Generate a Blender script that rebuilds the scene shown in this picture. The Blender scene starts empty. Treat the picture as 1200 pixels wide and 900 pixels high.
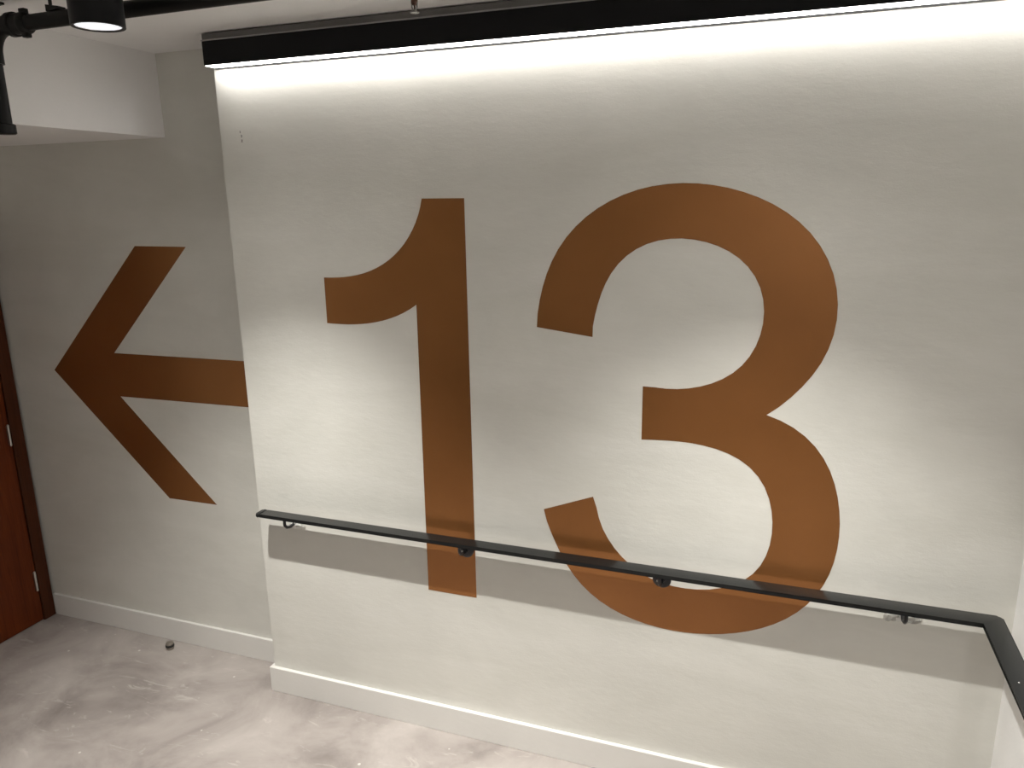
import bpy, bmesh, math, random
from mathutils import Matrix, Vector
from mathutils.geometry import tessellate_polygon

random.seed(13)
SC = bpy.context.scene
COL = SC.collection

# ---------------------------------------------------------------- camera
cam_d = bpy.data.cameras.new('camera')
cam_d.sensor_fit = 'HORIZONTAL'
cam_d.sensor_width = 36.0
cam_d.lens = 888.937 / 1200.0 * 36.0
cam_d.clip_start = 0.02
cam = bpy.data.objects.new('camera', cam_d)
COL.objects.link(cam)
R = ((0.9404515, -0.0664231, 0.3333751),
     (0.3395504, 0.2297706, -0.9120915),
     (-0.0160159, 0.9709755, 0.2386421))
M4 = Matrix(R).to_4x4()
M4.translation = Vector((2.10668, -2.52050, 2.19894))
cam.matrix_world = M4
SC.camera = cam

# ---------------------------------------------------------------- world and exposure
world = bpy.data.worlds.new('world')
SC.world = world
world.use_nodes = True
world.node_tree.nodes['Background'].inputs[0].default_value = (0.5, 0.5, 0.5, 1)
world.node_tree.nodes['Background'].inputs[1].default_value = 0.01
SC.view_settings.view_transform = 'Standard'
SC.view_settings.look = 'None'
SC.view_settings.gamma = 1.0
SC.view_settings.use_curve_mapping = False
SC.view_settings.exposure = 0.08
CAN_A_W = 262.0             # ceiling can in view, at the left
CAN_B_W = 224.0             # next can of the row, above the frame
SPOT_DEG = 88.0             # core of each can's beam
SPILL_W = 19.0              # wide soft spill round the core
SPILL_DEG = 150.0
STRIP_W = 13.5              # emission strength of the opal strip on the number wall
FILL_STRIP_W = 37.0               # unseen strip on the right wall, added as ambient fill
LAMP_COL = (1.0, 0.978, 0.93)
STRIP_COL = (1.0, 0.97, 0.94)

# ---------------------------------------------------------------- dimensions (metres, fitted to the photograph)
XL, XR = -1.5864, 2.8387      # left wall, right wall
DR = 0.1783                   # how far the arrow wall lies behind the number wall
ZC = 2.8068                   # ceiling
YB = -5.2                     # back of the room
XS, ZS = -0.4417, 2.4721      # soffit side face, soffit underside
HB = 0.1223                   # skirting height
RAIL_Z = 0.92
GAP, RW, RT = 0.0375, 0.0588, 0.0148
ROW_Y = -0.785                # row of cans

# ---------------------------------------------------------------- helpers
def mat(name):
    m = bpy.data.materials.new(name)
    m.use_nodes = True
    nt = m.node_tree
    return m, nt, nt.nodes['Principled BSDF']

def node(nt, kind, **kw):
    n = nt.nodes.new(kind)
    for k, v in kw.items():
        if k in n.inputs:
            n.inputs[k].default_value = v
        else:
            setattr(n, k, v)
    return n

def ramp(nt, fac, stops):
    r = nt.nodes.new('ShaderNodeValToRGB')
    e = r.color_ramp.elements
    e[0].position, e[0].color = stops[0][0], stops[0][1]
    e[1].position, e[1].color = stops[-1][0], stops[-1][1]
    for p, c in stops[1:-1]:
        k = e.new(p)
        k.color = c
    nt.links.new(fac, r.inputs[0])
    return r

def coords(nt, scale=(1, 1, 1)):
    tc = nt.nodes.new('ShaderNodeTexCoord')
    mp = nt.nodes.new('ShaderNodeMapping')
    mp.inputs['Scale'].default_value = scale
    nt.links.new(tc.outputs['Object'], mp.inputs[0])
    return mp.outputs[0]

def noise(nt, vec, scale, detail=4, rough=0.5, dist=0.0):
    n = nt.nodes.new('ShaderNodeTexNoise')
    n.inputs['Scale'].default_value = scale
    n.inputs['Detail'].default_value = detail
    n.inputs['Roughness'].default_value = rough
    n.inputs['Distortion'].default_value = dist
    nt.links.new(vec, n.inputs['Vector'])
    return n.outputs['Fac']

def bump(nt, bsdf, h, strength, dist, prev=None):
    b = nt.nodes.new('ShaderNodeBump')
    b.inputs['Strength'].default_value = strength
    b.inputs['Distance'].default_value = dist
    nt.links.new(h, b.inputs['Height'])
    if prev:
        nt.links.new(prev.outputs[0], b.inputs['Normal'])
    nt.links.new(b.outputs[0], bsdf.inputs['Normal'])
    return b

def g(v, a=1.0):
    return (v[0], v[1], v[2], a) if isinstance(v, (tuple, list)) else (v, v, v, a)

# ---------------------------------------------------------------- materials
def paint(name, col, rough=0.45, streaks=True, blot=0.06):
    m, nt, b = mat(name)
    v = coords(nt)
    big = noise(nt, v, 1.7, 5, 0.6, 0.3)
    c = ramp(nt, big, [(0.3, g(tuple(x * (1 - blot) for x in col))), (0.7, g(tuple(min(1, x * (1 + blot)) for x in col)))])
    if not streaks:
        nt.links.new(c.outputs[0], b.inputs['Base Color'])
    if streaks:
        sv = coords(nt, (1.0, 1.0, 4.0))
        st = noise(nt, sv, 1.3, 6, 0.62, 0.8)
        sm = ramp(nt, st, [(0.34, g((0.935, 0.935, 0.925))), (0.62, g((1.0, 1.0, 1.0)))])
        mu = node(nt, 'ShaderNodeMix', data_type='RGBA', blend_type='MULTIPLY')
        mu.inputs[0].default_value = 1.0
        nt.links.new(c.outputs[0], mu.inputs[6])
        nt.links.new(sm.outputs[0], mu.inputs[7])
        nt.links.new(mu.outputs[2], b.inputs['Base Color'])
        rr = ramp(nt, st, [(0.32, g(rough - 0.09)), (0.68, g(rough + 0.12))])
        nt.links.new(rr.outputs[0], b.inputs['Roughness'])
    else:
        b.inputs['Roughness'].default_value = rough
    fine = noise(nt, v, 170, 3, 0.6)
    b1 = bump(nt, b, fine, 0.22, 0.0012)
    mid = noise(nt, coords(nt, (1, 1, 2.2)), 22, 4, 0.6)
    bump(nt, b, mid, 0.24, 0.004, b1)
    return m

def plain(name, col, rough=0.5, metal=0.0, nscale=None, nstr=0.15, ndist=0.0005, var=0.08, spec=0.5):
    m, nt, b = mat(name)
    b.inputs['Specular IOR Level'].default_value = spec
    v = coords(nt)
    n = noise(nt, v, 9, 4)
    c = ramp(nt, n, [(0.3, g(tuple(x * (1 - var) for x in col))), (0.7, g(tuple(min(1, x * (1 + var)) for x in col)))])
    nt.links.new(c.outputs[0], b.inputs['Base Color'])
    b.inputs['Roughness'].default_value = rough
    b.inputs['Metallic'].default_value = metal
    if nscale:
        bump(nt, b, noise(nt, v, nscale, 3), nstr, ndist)
    return m

WALL = (0.715, 0.705, 0.655)
M_wall = paint('wall_paint', WALL, 0.42)
M_recess = paint('recess_wall_paint', WALL, 0.5)
M_right = paint('right_wall_paint', (0.92, 0.915, 0.90), 0.5, False)
M_ceil = paint('ceiling_paint', (0.91, 0.90, 0.89), 0.6, False, 0.03)
M_base = paint('skirting_paint', (0.76, 0.745, 0.71), 0.33, False, 0.03)

def concrete():
    m, nt, b = mat('floor_concrete')
    v = coords(nt)
    big = noise(nt, v, 2.2, 7, 0.62, 0.7)
    base = ramp(nt, big, [(0.28, g((0.20, 0.174, 0.160))), (0.5, g((0.36, 0.322, 0.298))), (0.72, g((0.47, 0.428, 0.398)))])
    # pale scuffs: stretched noise thresholded
    sc = noise(nt, coords(nt, (2.2, 6.5, 1)), 2.4, 6, 0.66, 1.6)
    scm = ramp(nt, sc, [(0.60, g(0.0)), (0.70, g(0.55))])
    mx = node(nt, 'ShaderNodeMix', data_type='RGBA')
    nt.links.new(scm.outputs[0], mx.inputs[0])
    nt.links.new(base.outputs[0], mx.inputs[6])
    mx.inputs[7].default_value = g((0.54, 0.50, 0.465))
    # white paint flecks
    vo = nt.nodes.new('ShaderNodeTexVoronoi')
    vo.inputs['Scale'].default_value = 7.0
    nt.links.new(v, vo.inputs['Vector'])
    fl = ramp(nt, vo.outputs['Distance'], [(0.035, g(1.0)), (0.05, g(0.0))])
    mx2 = node(nt, 'ShaderNodeMix', data_type='RGBA')
    nt.links.new(fl.outputs[0], mx2.inputs[0])
    nt.links.new(mx.outputs[2], mx2.inputs[6])
    mx2.inputs[7].default_value = g((0.62, 0.6, 0.56))
    nt.links.new(mx2.outputs[2], b.inputs['Base Color'])
    rr = ramp(nt, big, [(0.3, g(0.42)), (0.7, g(0.62))])
    nt.links.new(rr.outputs[0], b.inputs['Roughness'])
    b1 = bump(nt, b, noise(nt, v, 60, 5, 0.6), 0.15, 0.001)
    bump(nt, b, sc, 0.15, 0.003, b1)
    return m
M_floor = concrete()

def copper():
    m, nt, b = mat('copper_paint')
    v = coords(nt)
    n = noise(nt, v, 3.0, 4)
    c = ramp(nt, n, [(0.3, g((0.335, 0.140, 0.044))), (0.7, g((0.385, 0.164, 0.054)))])
    nt.links.new(c.outputs[0], b.inputs['Base Color'])
    b.inputs['Metallic'].default_value = 0.62
    b.inputs['Roughness'].default_value = 0.24
    b1 = bump(nt, b, noise(nt, v, 170, 3, 0.6), 0.12, 0.001)
    bump(nt, b, noise(nt, coords(nt, (1, 1, 2.2)), 22, 4, 0.6), 0.08, 0.004, b1)
    return m
M_copper = copper()

def wood(name, c0, c1, rough=0.38, spec=0.16):
    m, nt, b = mat(name)
    b.inputs['Specular IOR Level'].default_value = spec
    v = coords(nt, (9.0, 9.0, 0.55))
    n = noise(nt, v, 3.2, 8, 0.62, 1.2)
    fine = noise(nt, coords(nt, (60, 60, 1.6)), 3.0, 4, 0.6)
    c = ramp(nt, n, [(0.3, g(c0)), (0.7, g(c1))])
    mx = node(nt, 'ShaderNodeMix', data_type='RGBA', blend_type='MULTIPLY')
    mx.inputs[0].default_value = 0.5
    f = ramp(nt, fine, [(0.35, g(0.55)), (0.6, g(1.0))])
    nt.links.new(c.outputs[0], mx.inputs[6])
    nt.links.new(f.outputs[0], mx.inputs[7])
    nt.links.new(mx.outputs[2], b.inputs['Base Color'])
    b.inputs['Roughness'].default_value = rough
    bump(nt, b, fine, 0.1, 0.0005)
    return m
M_door = wood('door_veneer', (0.095, 0.018, 0.004), (0.15, 0.032, 0.007))
M_frame = wood('door_frame_stain', (0.06, 0.017, 0.007), (0.085, 0.025, 0.009))

M_rail = plain('rail_black_vinyl', (0.011, 0.012, 0.012), 0.27, 0.0, 240, 0.12, 0.0004, spec=0.30)
M_bracket = plain('bracket_black', (0.010, 0.010, 0.012), 0.3, 0.0, spec=0.35)
M_screw = plain('screw_steel', (0.6, 0.6, 0.58), 0.3, 1.0)
M_wrap = plain('crumpled_wrap', (0.86, 0.855, 0.82), 0.22, 0.0, 90, 0.5, 0.002)
M_black = plain('black_enamel', (0.0035, 0.0036, 0.0045), 0.42, 0.0, 200, 0.1, 0.0004, spec=0.22)
M_pipe = plain('black_pipe_paint', (0.004, 0.0037, 0.0035), 0.45, 0.0, 120, 0.2, 0.0006, spec=0.25)
M_channel = plain('grey_channel', (0.16, 0.155, 0.15), 0.45)
M_lip = plain('grey_channel_lip', (0.34, 0.335, 0.33), 0.4)
M_bronze = plain('brown_bronze', (0.10, 0.045, 0.030), 0.4, 0.3)
M_silver = plain('silver_metal', (0.34, 0.33, 0.31), 0.35, 1.0)
M_hinge = plain('hinge_steel', (0.62, 0.60, 0.56), 0.32, 1.0)
M_rubber = plain('black_rubber', (0.012, 0.012, 0.012), 0.6)
M_brass = plain('stop_metal', (0.34, 0.31, 0.27), 0.35, 0.8)
M_reflector = plain('can_reflector', (0.72, 0.73, 0.75), 0.18, 1.0)
M_speck = plain('white_speck', (0.8, 0.8, 0.78), 0.5)
M_scuff = plain('grey_scuff', (0.25, 0.245, 0.23), 0.6)

def emitter(name, col, strength):
    m, nt, b = mat(name)
    b.inputs['Base Color'].default_value = g((0.8, 0.8, 0.8))
    b.inputs['Roughness'].default_value = 0.4
    b.inputs['Emission Color'].default_value = g(col)
    b.inputs['Emission Strength'].default_value = strength
    return m
M_strip = emitter('opal_strip', STRIP_COL, STRIP_W)
M_fill_strip = emitter('opal_strip_fill', STRIP_COL, FILL_STRIP_W)
M_lens = emitter('can_lens', (0.93, 0.96, 1.0), 0.8)

# ---------------------------------------------------------------- mesh helpers
def link(name, bm, m, parent=None, smooth=False, angle=None):
    bmesh.ops.recalc_face_normals(bm, faces=bm.faces[:])
    me = bpy.data.meshes.new(name)
    bm.to_mesh(me)
    bm.free()
    me.materials.append(m)
    if smooth:
        for p in me.polygons:
            p.use_smooth = True
        if angle is None:
            angle = 40
        try:
            me.set_sharp_from_angle(angle=math.radians(angle))
        except Exception:
            pass
    o = bpy.data.objects.new(name, me)
    COL.objects.link(o)
    if parent:
        o.parent = parent
        o.matrix_parent_inverse = Matrix.Translation(-parent.location) if not parent.parent else \
            Matrix.Translation(-parent.matrix_parent_inverse.to_translation() * 0)
    return o

def tag(o, label=None, cat=None, group=None, kind=None):
    if label: o['label'] = label
    if cat: o['category'] = cat
    if group: o['group'] = group
    if kind: o['kind'] = kind
    return o

def empty(name, loc):
    o = bpy.data.objects.new(name, None)
    o.empty_display_size = 0.05
    o.location = loc
    COL.objects.link(o)
    return o

def add_box(bm, x0, x1, y0, y1, z0, z1, bev=0.0, seg=2):
    vs = [bm.verts.new((x, y, z)) for x in (x0, x1) for y in (y0, y1) for z in (z0, z1)]
    q = [(0, 1, 3, 2), (4, 6, 7, 5), (0, 4, 5, 1), (2, 3, 7, 6), (0, 2, 6, 4), (1, 5, 7, 3)]
    fs = [bm.faces.new([vs[i] for i in f]) for f in q]
    if bev:
        es = list({e for f in fs for e in f.edges})
        bmesh.ops.bevel(bm, geom=es, offset=bev, segments=seg, profile=0.5, affect='EDGES')

def box(*a, bev=0.0, seg=2):
    bm = bmesh.new()
    add_box(bm, *a, bev=bev, seg=seg)
    return bm

def frame_of(d):
    d = d.normalized()
    a = Vector((0, 0, 1)) if abs(d.z) < 0.9 else Vector((1, 0, 0))
    u = d.cross(a).normalized()
    return u, d.cross(u).normalized()

def add_lathe(bm, prof, origin, axis, n=32, cap0=True, cap1=True):
    """prof: (radius, distance along axis)"""
    o = Vector(origin)
    d = Vector(axis).normalized()
    u, w = frame_of(d)
    rings = []
    for r, h in prof:
        rings.append([bm.verts.new(o + d * h + (u * math.cos(2 * math.pi * k / n) + w * math.sin(2 * math.pi * k / n)) * r) for k in range(n)])
    for a, b in zip(rings, rings[1:]):
        for k in range(n):
            bm.faces.new((a[k], a[(k + 1) % n], b[(k + 1) % n], b[k]))
    if cap0: bm.faces.new(rings[0])
    if cap1: bm.faces.new(rings[-1])

def lathe(*a, **k):
    bm = bmesh.new()
    add_lathe(bm, *a, **k)
    return bm

def add_tube(bm, pts, r, n=16):
    pts = [Vector(p) for p in pts]
    rings = []
    rad = r if isinstance(r, (list, tuple)) else [r] * len(pts)
    t0 = (pts[1] - pts[0]).normalized()
    u, w = frame_of(t0)
    for i, p in enumerate(pts):
        t = ((pts[min(i + 1, len(pts) - 1)] - pts[max(i - 1, 0)])).normalized()
        u = (u - t * u.dot(t)).normalized()
        w = t.cross(u)
        rings.append([bm.verts.new(p + (u * math.cos(2 * math.pi * k / n) + w * math.sin(2 * math.pi * k / n)) * rad[i]) for k in range(n)])
    for a, b in zip(rings, rings[1:]):
        for k in range(n):
            bm.faces.new((a[k], a[(k + 1) % n], b[(k + 1) % n], b[k]))
    bm.faces.new(rings[0]); bm.faces.new(rings[-1])

def tube(pts, r, n=16):
    bm = bmesh.new()
    add_tube(bm, pts, r, n)
    return bm

def plate_xz(poly, y_front, y_back):
    """flat painted shape on a wall facing -y"""
    bm = bmesh.new()
    f = [bm.verts.new((x, y_front, z)) for x, z in poly]
    b = [bm.verts.new((x, y_back, z)) for x, z in poly]
    n = len(poly)
    tris = tessellate_polygon([[Vector((x, z, 0)) for x, z in poly]])
    for t in tris:
        bm.faces.new([f[i] for i in t])
    for i in range(n):
        bm.faces.new((f[i], f[(i + 1) % n], b[(i + 1) % n], b[i]))
    return bm

def prism_z(poly, z0, z1):
    bm = bmesh.new()
    a = [bm.verts.new((x, y, z0)) for x, y in poly]
    b = [bm.verts.new((x, y, z1)) for x, y in poly]
    n = len(poly)
    bm.faces.new(a); bm.faces.new(b)
    for i in range(n):
        bm.faces.new((a[i], a[(i + 1) % n], b[(i + 1) % n], b[i]))
    return bm

def struct(name, bm, m, label, smooth=False):
    return tag(link(name, bm, m, smooth=smooth), label, None, None, 'structure')

# ---------------------------------------------------------------- the setting
struct('floor', box(XL - 0.3, XR + 0.3, YB, DR + 0.3, -0.15, 0.0), M_floor, 'scuffed grey-brown concrete landing floor with pale scrapes')
struct('ceiling', box(XL - 0.3, XR + 0.3, YB, DR + 0.3, ZC, ZC + 0.15), M_ceil, 'off-white painted ceiling above the pipe and lamps')
struct('wall_front', box(0.0, XR, 0.0, DR, 0.0, ZC), M_wall, 'off-white satin wall standing proud, bearing the big digits')
struct('wall_recess', box(XL - 0.3, XR + 0.3, DR, DR + 0.3, 0.0, ZC), M_recess, 'dimmer off-white wall set back at the left, bearing the arrow')
struct('wall_right', box(XR, XR + 0.3, YB, DR, 0.0, ZC), M_right, 'bright white side wall at the right edge, behind the rail corner')
struct('wall_back', box(XL - 0.3, XR + 0.3, YB - 0.3, YB, 0.0, ZC), M_recess, 'off-white wall behind the stairs, outside the view')
DY1, DY0, DH = 0.093, -0.86, 2.10          # door leaf opening, measured along y
bm = box(XL - 0.3, XL - 0.012, YB, DY0 - 0.07, 0.0, ZC)
add_box(bm, XL - 0.3, XL - 0.012, DY0 - 0.07, DR, DH + 0.07, ZC)
struct('wall_left', bm, M_recess, 'off-white side wall around the brown door')
struct('soffit', box(XL - 0.012, XS, YB, DR, ZS, ZC), M_ceil, 'boxed-in off-white ceiling soffit running above the brown door')

def skirting(name, x0, x1, yw, t, label, ret=None):
    bm = bmesh.new()
    add_box(bm, x0, x1, yw - t, yw, 0.0, HB, bev=0.002, seg=2)
    return struct(name, bm, M_base, label)
skirting('baseboard_front', -0.0178, XR, 0.0, 0.0178, 'white skirting board along the foot of the number wall')
bm = box(-0.0178, 0.0, 0.0, DR - 0.015, 0.0, HB, bev=0.0015)
struct('baseboard_return', bm, M_base, 'short white skirting return round the corner of the number wall')
skirting('baseboard_recess', XL, -0.0178, DR, 0.015, 'shaded white skirting board along the foot of the arrow wall')
bm = box(XR - 0.0178, XR, -2.0, -0.0178, 0.0, HB, bev=0.0015)
struct('baseboard_right', bm, M_base, 'white skirting board along the foot of the right side wall')

# flight of stairs behind and under the photographer (source of the dark band mirrored in the copper paint)
st = empty('stairs', (0.0, -2.06, 0.0))
tag(st, None, None, None, 'structure')
M_step = plain('step_concrete', (0.34, 0.32, 0.30), 0.7, 0.0, 60, 0.2, 0.001)
for k in range(7):
    y1 = -2.06 - 0.28 * k
    link('step', box(0.15, XR - 0.001, max(YB, y1 - 0.28) if k < 6 else YB, y1, 0.0, 0.17 * (k + 1), bev=0.004), M_step, st)

# ---------------------------------------------------------------- door (left edge)
door = empty('door_1', (XL, DY1, 0.0))
tag(door, 'reddish-brown wooden door with steel hinges at the left edge', None, None, 'structure')
bm = bmesh.new()
add_box(bm, XL - 0.14, XL, DY1 + 0.004, DR - 0.0155, 0.0, DH + 0.07, bev=0.0015)
add_box(bm, XL - 0.14, XL, DY0 - 0.07, DY0 - 0.003, 0.0, DH + 0.07, bev=0.0015)
add_box(bm, XL - 0.14, XL, DY0 - 0.003, DY1 + 0.004, DH + 0.004, DH + 0.07, bev=0.0015)
link('door_frame', bm, M_frame, door)
leaf = link('door_leaf', box(XL - 0.05, XL - 0.006, DY0, DY1, 0.006, DH, bev=0.0015), M_door, door)
for zc in (1.9, 1.06, 0.24):
    bm = bmesh.new()
    add_lathe(bm, [(0.0025, -0.058), (0.0065, -0.054), (0.0065, 0.054), (0.0025, 0.058)], (XL + 0.004, DY1 - 0.012, zc), (0, 0, 1), 14)
    add_box(bm, XL - 0.006, XL - 0.002, DY1 - 0.016, DY1 - 0.002, zc - 0.05, zc + 0.05)
    link('hinge', bm, M_hinge, door, smooth=True)
# lever handle on the far side of the leaf (outside the frame)
bm = bmesh.new()
add_lathe(bm, [(0.026, 0), (0.026, 0.008), (0.01, 0.012), (0.01, 0.05)], (XL - 0.006, DY0 + 0.07, 1.0), (1, 0, 0), 20)
add_tube(bm, [(XL + 0.042, DY0 + 0.07, 1.0), (XL + 0.044, DY0 + 0.12, 1.0), (XL + 0.042, DY0 + 0.19, 1.0)], 0.009, 12)
link('door_handle', bm, M_hinge, door, smooth=True)

# ---------------------------------------------------------------- painted digits and arrow
ONE = [(0.8529,2.2009),(0.8458,2.1717),(0.8361,2.1433),(0.8239,2.1159),(0.8094,2.0896),(0.7927,2.0646),(0.7740,2.0411),(0.7534,2.0193),(0.7310,1.9993),(0.7070,1.9814),(0.6815,1.9655),(0.6547,1.9518),(0.6270,1.9403),(0.5985,1.9309),(0.5694,1.9236),(0.5398,1.9182),(0.5100,1.9145),(0.4801,1.9122),(0.4501,1.9112),(0.4200,1.9111),(0.4192,1.7330),(0.4507,1.7319),(0.4822,1.7314),(0.5137,1.7318),(0.5452,1.7333),(0.5766,1.7360),(0.6078,1.7401),(0.6388,1.7457),(0.6694,1.7529),(0.6996,1.7619),(0.7292,1.7728),(0.7579,1.7857),(0.7857,1.8006),(0.8122,1.8176),(0.8081,0.6483),(1.0201,0.6485),(1.0184,2.1996)]
THREE = [(1.2824,1.7535),(1.2858,1.8013),(1.2937,1.8485),(1.3050,1.8951),(1.3198,1.9407),(1.3387,1.9847),(1.3621,2.0265),(1.3900,2.0654),(1.4222,2.1008),(1.4582,2.1325),(1.4974,2.1600),(1.5392,2.1833),(1.5832,2.2023),(1.6288,2.2170),(1.6756,2.2273),(1.7231,2.2332),(1.7710,2.2351),(1.8188,2.2330),(1.8664,2.2271),(1.9133,2.2176),(1.9594,2.2044),(2.0042,2.1876),(2.0475,2.1670),(2.0885,2.1422),(2.1266,2.1132),(2.1611,2.0800),(2.1910,2.0426),(2.2158,2.0017),(2.2350,1.9578),(2.2481,1.9117),(2.2552,1.8644),(2.2561,1.8165),(2.2507,1.7689),(2.2391,1.7225),(2.2215,1.6779),(2.1983,1.6360),(2.1708,1.5968),(2.1399,1.5602),(2.1063,1.5260),(2.0693,1.4957),(2.1129,1.4806),(2.1542,1.4601),(2.1919,1.4336),(2.2250,1.4015),(2.2527,1.3647),(2.2750,1.3243),(2.2921,1.2814),(2.3047,1.2370),(2.3133,1.1917),(2.3182,1.1458),(2.3196,1.0997),(2.3174,1.0536),(2.3112,1.0079),(2.3007,0.9630),(2.2854,0.9195),(2.2651,0.8780),(2.2399,0.8394),(2.2100,0.8043),(2.1762,0.7730),(2.1390,0.7457),(2.0992,0.7223),(2.0574,0.7028),(2.0141,0.6867),(1.9698,0.6740),(1.9246,0.6645),(1.8790,0.6579),(1.8329,0.6543),(1.7868,0.6538),(1.7407,0.6564),(1.6950,0.6624),(1.6498,0.6719),(1.6057,0.6853),(1.5630,0.7028),(1.5224,0.7247),(1.4845,0.7509),(1.4500,0.7815),(1.4194,0.8161),(1.3930,0.8539),(1.3702,0.8940),(1.3501,0.9356),(1.3317,0.9779),(1.3153,1.0210),(1.3043,1.0658),(1.4919,1.1388),(1.5052,1.0990),(1.5149,1.0580),(1.5295,1.0185),(1.5497,0.9816),(1.5744,0.9475),(1.6028,0.9165),(1.6348,0.8890),(1.6701,0.8662),(1.7085,0.8489),(1.7490,0.8374),(1.7906,0.8313),(1.8327,0.8299),(1.8747,0.8329),(1.9161,0.8403),(1.9564,0.8525),(1.9946,0.8701),(2.0294,0.8939),(2.0588,0.9239),(2.0817,0.9592),(2.0976,0.9981),(2.1072,1.0391),(2.1114,1.0810),(2.1108,1.1231),(2.1054,1.1648),(2.0950,1.2056),(2.0788,1.2445),(2.0561,1.2799),(2.0270,1.3102),(1.9924,1.3341),(1.9542,1.3518),(1.9139,1.3640),(1.8726,1.3719),(1.8307,1.3765),(1.7886,1.3783),(1.7465,1.3778),(1.7044,1.3757),(1.6624,1.3730),(1.6624,1.5640),(1.7009,1.5635),(1.7393,1.5612),(1.7778,1.5623),(1.8160,1.5675),(1.8535,1.5765),(1.8898,1.5894),(1.9242,1.6067),(1.9557,1.6289),(1.9831,1.6559),(2.0054,1.6873),(2.0224,1.7218),(2.0340,1.7585),(2.0403,1.7965),(2.0411,1.8350),(2.0361,1.8732),(2.0251,1.9101),(2.0077,1.9445),(1.9845,1.9751),(1.9562,2.0013),(1.9241,2.0225),(1.8893,2.0390),(1.8526,2.0510),(1.8149,2.0587),(1.7765,2.0622),(1.7380,2.0611),(1.7000,2.0552),(1.6632,2.0439),(1.6285,2.0271),(1.5971,2.0049),(1.5696,1.9779),(1.5466,1.9470),(1.5280,1.9133),(1.5134,1.8776),(1.5019,1.8408),(1.4926,1.8034),(1.4855,1.7655),(1.4844,1.7271)]
ARROW = [(-1.3128,1.3989),(-0.6884,2.0131),(-0.3986,2.0111),(-0.9029,1.5071),(-0.0020,1.5120),(-0.0020,1.2988),(-0.9029,1.2926),(-0.3927,0.7942),(-0.6788,0.7922)]
o = link('painted_digit', plate_xz(ONE, -0.0010, -0.0003), M_copper)
tag(o, 'huge copper-brown painted digit 1, the left digit on the white wall', 'number')
o = link('painted_digit', plate_xz(THREE, -0.0010, -0.0003), M_copper)
tag(o, 'huge copper-brown painted digit 3, the right digit on the white wall', 'number')
o = link('painted_arrow', plate_xz(ARROW, DR - 0.0010, DR - 0.0003), M_copper)
tag(o, 'large copper-brown painted arrow pointing left on the recessed wall', 'arrow')

# small grey scuff near the top left of the number wall
for poly in ([(0.0905, 2.4630), (0.0945, 2.4640), (0.0950, 2.4560), (0.0915, 2.4550)],
             [(0.0950, 2.4500), (0.1010, 2.4480), (0.1000, 2.4400), (0.0960, 2.4380)],
             [(0.0960, 2.4330), (0.1015, 2.4310), (0.0990, 2.4200), (0.0950, 2.4230)]):
    link('scuff_mark', plate_xz(poly, -0.0006, -0.0001), M_scuff, bpy.data.objects['wall_front'])

# ---------------------------------------------------------------- handrail
hr = empty('handrail', (0.0548, -GAP - RW / 2, RAIL_Z))
tag(hr, 'black flat-topped wall handrail turning the corner at the right', 'handrail')
x0 = 0.0548
xo = XR - GAP - 0.004          # outer edge of the return
xi = xo - RW
yo, yi = -GAP, -GAP - RW
CAP = 0.020
rr = 0.016
arc = [(xo - rr + rr * math.cos(a), yo - rr + rr * math.sin(a)) for a in [math.radians(90 - 15 * k) for k in range(7)]]
L = [(x0 + CAP, yi), (xi, yi), (xi, -1.9), (xo, -1.9)] + arc[::-1] + [(x0 + CAP, yo)]
bm = prism_z(L, RAIL_Z - RT, RAIL_Z)
es = [e for e in bm.edges if abs(e.verts[0].co.z - e.verts[1].co.z) < 1e-6]
bmesh.ops.bevel(bm, geom=es, offset=0.0045, segments=3, profile=0.5, affect='EDGES')
link('rail', bm, M_rail, hr, smooth=True, angle=35)
# moulded end cap, rounded in plan
cr = 0.010
capx = x0 + CAP - 0.0012
pts = [(capx, yo), (capx, yi)]
pts += [(x0 + cr - cr * math.sin(a), yi + cr - cr * math.cos(a)) for a in [math.radians(15 * k) for k in range(7)]]
pts += [(x0 + cr - cr * math.cos(a), yo - cr + cr * math.sin(a)) for a in [math.radians(15 * k) for k in range(7)]]
bm = prism_z(pts, RAIL_Z - RT, RAIL_Z)
es = [e for e in bm.edges if abs(e.verts[0].co.z - e.verts[1].co.z) < 1e-6]
bmesh.ops.bevel(bm, geom=es, offset=0.0045, segments=3, profile=0.5, affect='EDGES')
link('end_cap', bm, M_rail, hr, smooth=True, angle=35)
YM = -GAP - RW / 2
def bracket(bx, kind):
    zc = 0.855
    bm = bmesh.new()
    add_tube(bm, [(bx, -0.004, zc), (bx, -0.03, zc - 0.004), (bx, YM + 0.012, zc + 0.004), (bx, YM, zc + 0.018), (bx, YM, RAIL_Z - RT - 0.004)], 0.0065, 14)
    add_box(bm, bx - 0.022, bx + 0.022, YM - 0.012, YM + 0.012, RAIL_Z - RT - 0.0045, RAIL_Z - RT + 0.001, bev=0.001)
    br = link('bracket', bm, M_bracket, hr, smooth=True)
    bm = bmesh.new()
    add_lathe(bm, [(0.033, 0.0), (0.033, 0.006), (0.029, 0.0095), (0.012, 0.011), (0.010, 0.014)], (bx, 0.0, zc), (0, -1, 0), 32)
    if kind == 'black':
        link('rosette', bm, M_bracket, br, smooth=True)
    else:
        bm.free()
        bm = lathe([(0.024, 0.0), (0.024, 0.005), (0.018, 0.008), (0.010, 0.009)], (bx, 0.0, zc), (0, -1, 0), 28)
        tag(link('rosette', bm, M_wrap, br, smooth=True), 'whitish rosette')
    bm = lathe([(0.0045, 0.0), (0.0045, 0.003), (0.002, 0.004)], (bx - 0.013, -0.0096, zc - 0.006), (0, -1, 0), 12)
    link('screw', bm, M_screw, br, smooth=True)
    return br
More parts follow.
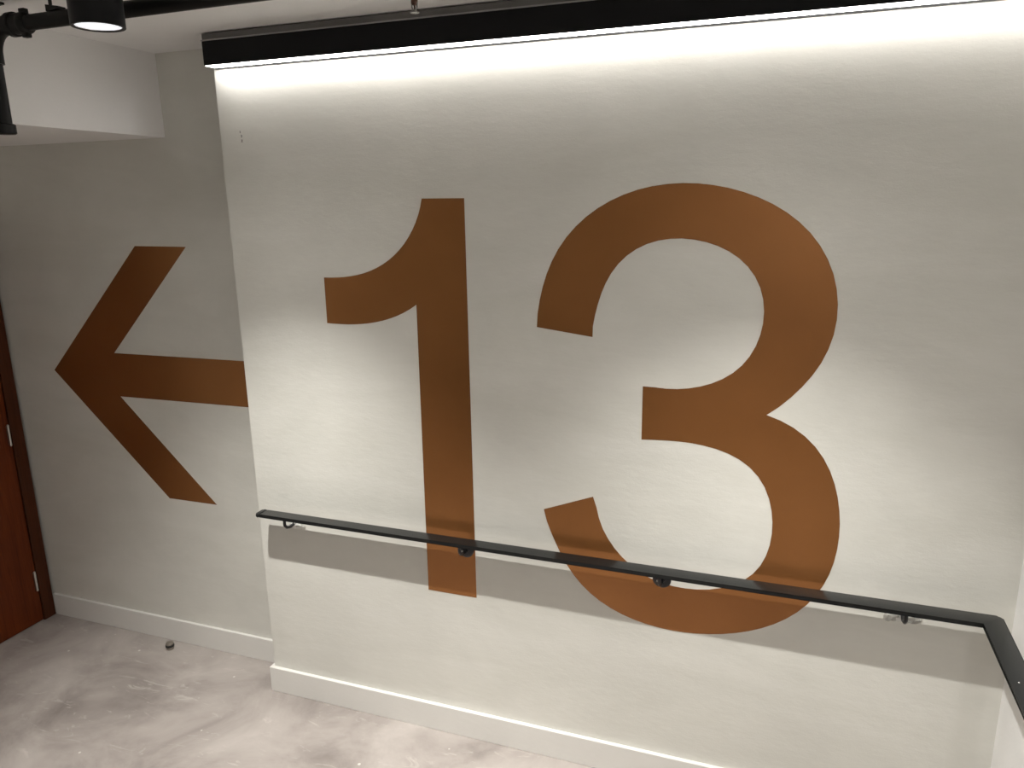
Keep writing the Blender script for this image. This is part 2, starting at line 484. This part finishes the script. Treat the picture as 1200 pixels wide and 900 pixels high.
def wrap(br, bx, zc, spread, seed):
    rnd = random.Random(seed)
    bm = bmesh.new()
    for s in spread:
        nx, nz = 4, 3
        grid = [[bm.verts.new((bx + s + (i / nx - 0.5) * 0.046 + rnd.uniform(-.004, .004), -0.003 - rnd.uniform(0, 0.011), zc + (j / nz - 0.5) * 0.036 + rnd.uniform(-.004, .004)))
                 for j in range(nz + 1)] for i in range(nx + 1)]
        for i in range(nx):
            for j in range(nz):
                a, b, c, d = grid[i][j], grid[i + 1][j], grid[i + 1][j + 1], grid[i][j + 1]
                bm.faces.new((a, b, c)); bm.faces.new((a, c, d))
    bmesh.ops.solidify(bm, geom=bm.faces[:], thickness=0.0006)
    tag(link('wrapping_scrap', bm, M_wrap, br), 'crumpled whitish scrap of wrapping')
b1 = bracket(0.180, 'white')
wrap(b1, 0.195, 0.852, (0.014,), 4)
bracket(0.983, 'black')
bracket(1.750, 'black')
b4 = bracket(2.530, 'white')
wrap(b4, 2.530, 0.850, (-0.030, 0.030), 7)
# bracket of the return run, on the right wall (out of frame)
bm = bmesh.new()
xm = (xi + xo) / 2
add_tube(bm, [(XR - 0.004, -1.0, 0.872), (XR - 0.03, -1.0, 0.868), (xm + 0.012, -1.0, 0.876), (xm, -1.0, 0.89), (xm, -1.0, RAIL_Z - RT)], 0.0065, 14)
br = link('bracket', bm, M_bracket, hr, smooth=True)
link('rosette', lathe([(0.031, 0.0), (0.031, 0.006), (0.027, 0.0095), (0.010, 0.014)], (XR, -1.0, 0.872), (-1, 0, 0), 32), M_bracket, br, smooth=True)
link('paint_speck', lathe([(0.0022, 0.0), (0.0018, 0.0006)], (2.757, -0.397, RAIL_Z - 0.0001), (0, 0, 1), 10), M_speck, hr)

# ---------------------------------------------------------------- wall-mounted strip lamp
LZ0, LZ1, LY = 2.693, 2.7905, -0.0664
lx0, lx1 = 0.012, XR - 0.012
lamp = empty('strip_lamp', ((lx0 + lx1) / 2, 0.0, LZ0))
tag(lamp, 'long black linear wall lamp with glowing white underside above the digits', 'lamp')
bm = bmesh.new()
add_box(bm, lx0, lx1, LY, LY + 0.003, LZ0, LZ1 - 0.014, bev=0.0008)       # front plate
add_box(bm, lx0, lx1, -0.008, 0.0, LZ0 - 0.0045, LZ1 - 0.014)                      # back plate
add_box(bm, lx0, lx0 + 0.003, LY + 0.003, -0.008, LZ0, LZ1 - 0.014)       # ends
add_box(bm, lx1 - 0.003, lx1, LY + 0.003, -0.008, LZ0, LZ1 - 0.014)
add_box(bm, lx0, lx1, LY + 0.002, -0.001, LZ1 - 0.018, LZ1 - 0.0135)      # lid
link('housing', bm, M_black, lamp)
link('mounting_channel', box(lx0, lx1, LY + 0.004, 0.0, LZ1 - 0.0095, ZC - 0.004), M_channel, lamp)
link('channel_lip', box(lx0 - 0.002, lx1, LY - 0.004, 0.0, LZ1 - 0.0135, LZ1 - 0.0095, bev=0.001), M_lip, lamp)
link('diffuser', box(lx0 + 0.0032, lx1 - 0.0032, LY + 0.0032, -0.0135, LZ0 - 0.001, LZ0 + 0.003, bev=0.0008), M_strip, lamp)

# invented strip out of view above the stairs, added to lift the ambient light
bl = empty('strip_lamp', (XR, -3.9, 2.5))
tag(bl, 'added fill light, a black linear strip on the right wall above the stairs, out of view', 'lamp')
link('housing', box(XR - 0.0664, XR, -4.9, -2.9, 2.50, 2.60, bev=0.001), M_black, bl)
link('diffuser', box(XR - 0.0764, XR - 0.004, -4.895, -2.905, 2.485, 2.499, bev=0.0008), M_fill_strip, bl)

# ---------------------------------------------------------------- ceiling cans
def downlight(x, y, label, watts, zb=2.667):
    e = empty('downlight', (x, y, zb))
    tag(e, label, 'lamp', 'black ceiling cans in a row before the wall')
    r = 0.0685
    bm = bmesh.new()
    add_lathe(bm, [(r - 0.011, 0.030), (r - 0.0095, 0.001), (r - 0.008, 0.0), (r - 0.001, 0.0), (r, 0.001), (r, ZC - zb)], (x, y, zb), (0, 0, 1), 48, cap0=False)
    link('housing', bm, M_black, e, smooth=True)
    bm = lathe([(r - 0.010, 0.002), (r - 0.016, 0.014), (0.030, 0.022), (0.001, 0.023)], (x, y, zb), (0, 0, 1), 48, cap0=False)
    link('reflector', bm, M_reflector, e, smooth=True)
    bm = lathe([(r - 0.0105, 0.0035), (0.03, 0.0028), (0.001, 0.0026)], (x, y, zb), (0, 0, 1), 48, cap0=False)
    link('lens', bm, M_lens, e, smooth=True)
    for nm, en, deg in (('downlight_lamp', watts, SPOT_DEG), ('downlight_spill', SPILL_W, SPILL_DEG)):
        ld = bpy.data.lights.new(nm, 'SPOT')
        ld.energy = en
        ld.color = LAMP_COL
        ld.spot_size = math.radians(deg)
        ld.spot_blend = 1.0
        ld.shadow_soft_size = 0.018
        lo = bpy.data.objects.new(nm, ld)
        COL.objects.link(lo)
        lo.parent = e
        lo.location = (0, 0, -0.004)
    return e
downlight(0.295, -0.796, 'black cylinder ceiling downlight hanging in front of the black pipe', CAN_A_W)
downlight(2.02, ROW_Y, 'black cylinder downlight above the digit 3, out of the frame', CAN_B_W)

# ---------------------------------------------------------------- black pipe
PY, PZ, PR = -0.68, 2.737, 0.0222
pp = empty('ceiling_pipe', (0.0, PY, PZ))
tag(pp, 'black painted pipe under the ceiling with elbow and short drop', 'pipe')
link('pipe_run', tube([(-0.12, PY, PZ - 0.003), (0.6, PY, PZ), (1.7, PY, PZ), (XR - 0.001, PY, PZ)], PR, 28), M_pipe, pp, smooth=True)
bm = bmesh.new()
add_lathe(bm, [(PR, 0), (PR + 0.007, 0.003), (PR + 0.009, 0.008), (PR + 0.009, 0.022), (PR + 0.006, 0.028), (PR, 0.031)], (-0.128, PY, PZ - 0.003), (1, 0, 0), 28)
for s in (-1, 1):
    add_box(bm, -0.124, -0.101, PY - 0.009, PY + 0.009, PZ - 0.003 + s * 0.033 - 0.008, PZ - 0.003 + s * 0.033 + 0.008, bev=0.003)
link('coupling', bm, M_pipe, pp, smooth=True)
XD = -0.268
er = 0.075
el = [(XD + er - er * math.cos(a), PY, PZ - 0.003 - er + er * math.sin(a)) for a in [math.radians(9 * k) for k in range(11)]]
bm = bmesh.new()
add_tube(bm, [(XD, PY, PZ - 0.003 - er - 0.03)] + el + [(-0.118, PY, PZ - 0.003)], [PR + 0.006] * 12 + [PR + 0.009], 28)
add_lathe(bm, [(PR + 0.006, 0), (PR + 0.013, 0.003), (PR + 0.013, 0.020), (PR + 0.006, 0.024)], (-0.172, PY, PZ - 0.003), (1, 0, 0), 28)
link('elbow', bm, M_pipe, pp, smooth=True)
link('drop_pipe', tube([(XD, PY, 2.70), (XD, PY, 2.60), (XD, PY, 2.445)], PR, 28), M_pipe, pp, smooth=True)
link('end_cap', lathe([(PR + 0.004, 0.0), (PR + 0.0085, 0.003), (PR + 0.0085, 0.029), (PR + 0.004, 0.032)], (XD, PY, 2.420), (0, 0, 1), 28), M_pipe, pp, smooth=True)
# clamp ears above the pipe, each with its rod to the ceiling
for xx, yy, ln in ((-0.008, PY, 0.052), (-0.235, PY - 0.02, 0.06)):
    zz = PZ + PR - 0.004 if xx > -0.1 else ZC - 0.022
    bm = bmesh.new()
    a = [bm.verts.new(p) for p in ((xx, yy - 0.012, zz), (xx, yy - 0.012, zz + 0.019), (xx + ln, yy - 0.012, zz + 0.010), (xx + ln, yy - 0.012, zz + 0.004))]
    b = [bm.verts.new((v.co.x, v.co.y + 0.024, v.co.z)) for v in a]
    bm.faces.new(a); bm.faces.new(b)
    for i in range(4):
        bm.faces.new((a[i], a[(i + 1) % 4], b[(i + 1) % 4], b[i]))
    cl = link('pipe_clamp', bm, M_pipe, pp)
    link('rod', lathe([(0.005, 0), (0.005, ZC - zz - 0.001)], (xx + 0.008, yy, zz), (0, 0, 1), 12), M_pipe, cl)

# ---------------------------------------------------------------- sprinkler head
SX, SY, SZ = 1.105, -0.50, 2.691
sp = empty('sprinkler', (SX, SY, SZ))
tag(sp, 'small brown and silver fire sprinkler head hanging before the strip lamp', 'sprinkler')
link('body', lathe([(0.0060, 0.018), (0.0085, 0.022), (0.0095, 0.025), (0.0095, ZC - SZ - 0.006), (0.028, ZC - SZ - 0.004), (0.030, ZC - SZ)], (SX, SY, SZ), (0, 0, 1), 20), M_bronze, sp, smooth=True)
bm = bmesh.new()
for s in (-1, 1):
    add_tube(bm, [(SX + s * 0.0085, SY, SZ + 0.026), (SX + s * 0.0080, SY, SZ + 0.014), (SX + s * 0.003, SY, SZ + 0.004)], 0.0021, 8)
add_lathe(bm, [(0.0035, 0.0), (0.0035, 0.007)], (SX, SY, SZ), (0, 0, 1), 10)
link('frame', bm, M_silver, sp, smooth=True)
link('bulb', lathe([(0.001, 0.006), (0.0022, 0.009), (0.0022, 0.021), (0.001, 0.024)], (SX, SY, SZ), (0, 0, 1), 10), M_bronze, sp, smooth=True)
bm = bmesh.new()
add_lathe(bm, [(0.007, -0.001), (0.007, 0.0005)], (SX, SY, SZ), (0, 0, 1), 16)
for k in range(10):
    a = 2 * math.pi * k / 10
    c, s = math.cos(a), math.sin(a)
    p = [(0.006, -0.0018), (0.0125, -0.0026), (0.0125, 0.0026), (0.006, 0.0018)]
    lo = [bm.verts.new((SX + c * u - s * v, SY + s * u + c * v, SZ - 0.001)) for u, v in p]
    hi = [bm.verts.new((q.co.x, q.co.y, SZ + 0.0003)) for q in lo]
    bm.faces.new(lo); bm.faces.new(hi)
    for i in range(4):
        bm.faces.new((lo[i], lo[(i + 1) % 4], hi[(i + 1) % 4], hi[i]))
link('deflector', bm, M_silver, sp)

# ---------------------------------------------------------------- floor door stop
DX, DYs = -0.723, 0.098
ds = empty('door_stop', (DX, DYs, 0.0))
tag(ds, 'small metal floor door stop with black rubber ring before the skirting', 'door stop')
link('base', lathe([(0.017, 0.0), (0.018, 0.002), (0.0175, 0.012), (0.015, 0.014)], (DX, DYs, 0.0), (0, 0, 1), 24), M_brass, ds, smooth=True)
link('rubber_ring', lathe([(0.016, 0.013), (0.0205, 0.015), (0.0215, 0.020), (0.0205, 0.025), (0.016, 0.027)], (DX, DYs, 0.0), (0, 0, 1), 24), M_rubber, ds, smooth=True)
link('cap', lathe([(0.0185, 0.0265), (0.0185, 0.034), (0.016, 0.037), (0.004, 0.038)], (DX, DYs, 0.0), (0, 0, 1), 24), M_brass, ds, smooth=True)
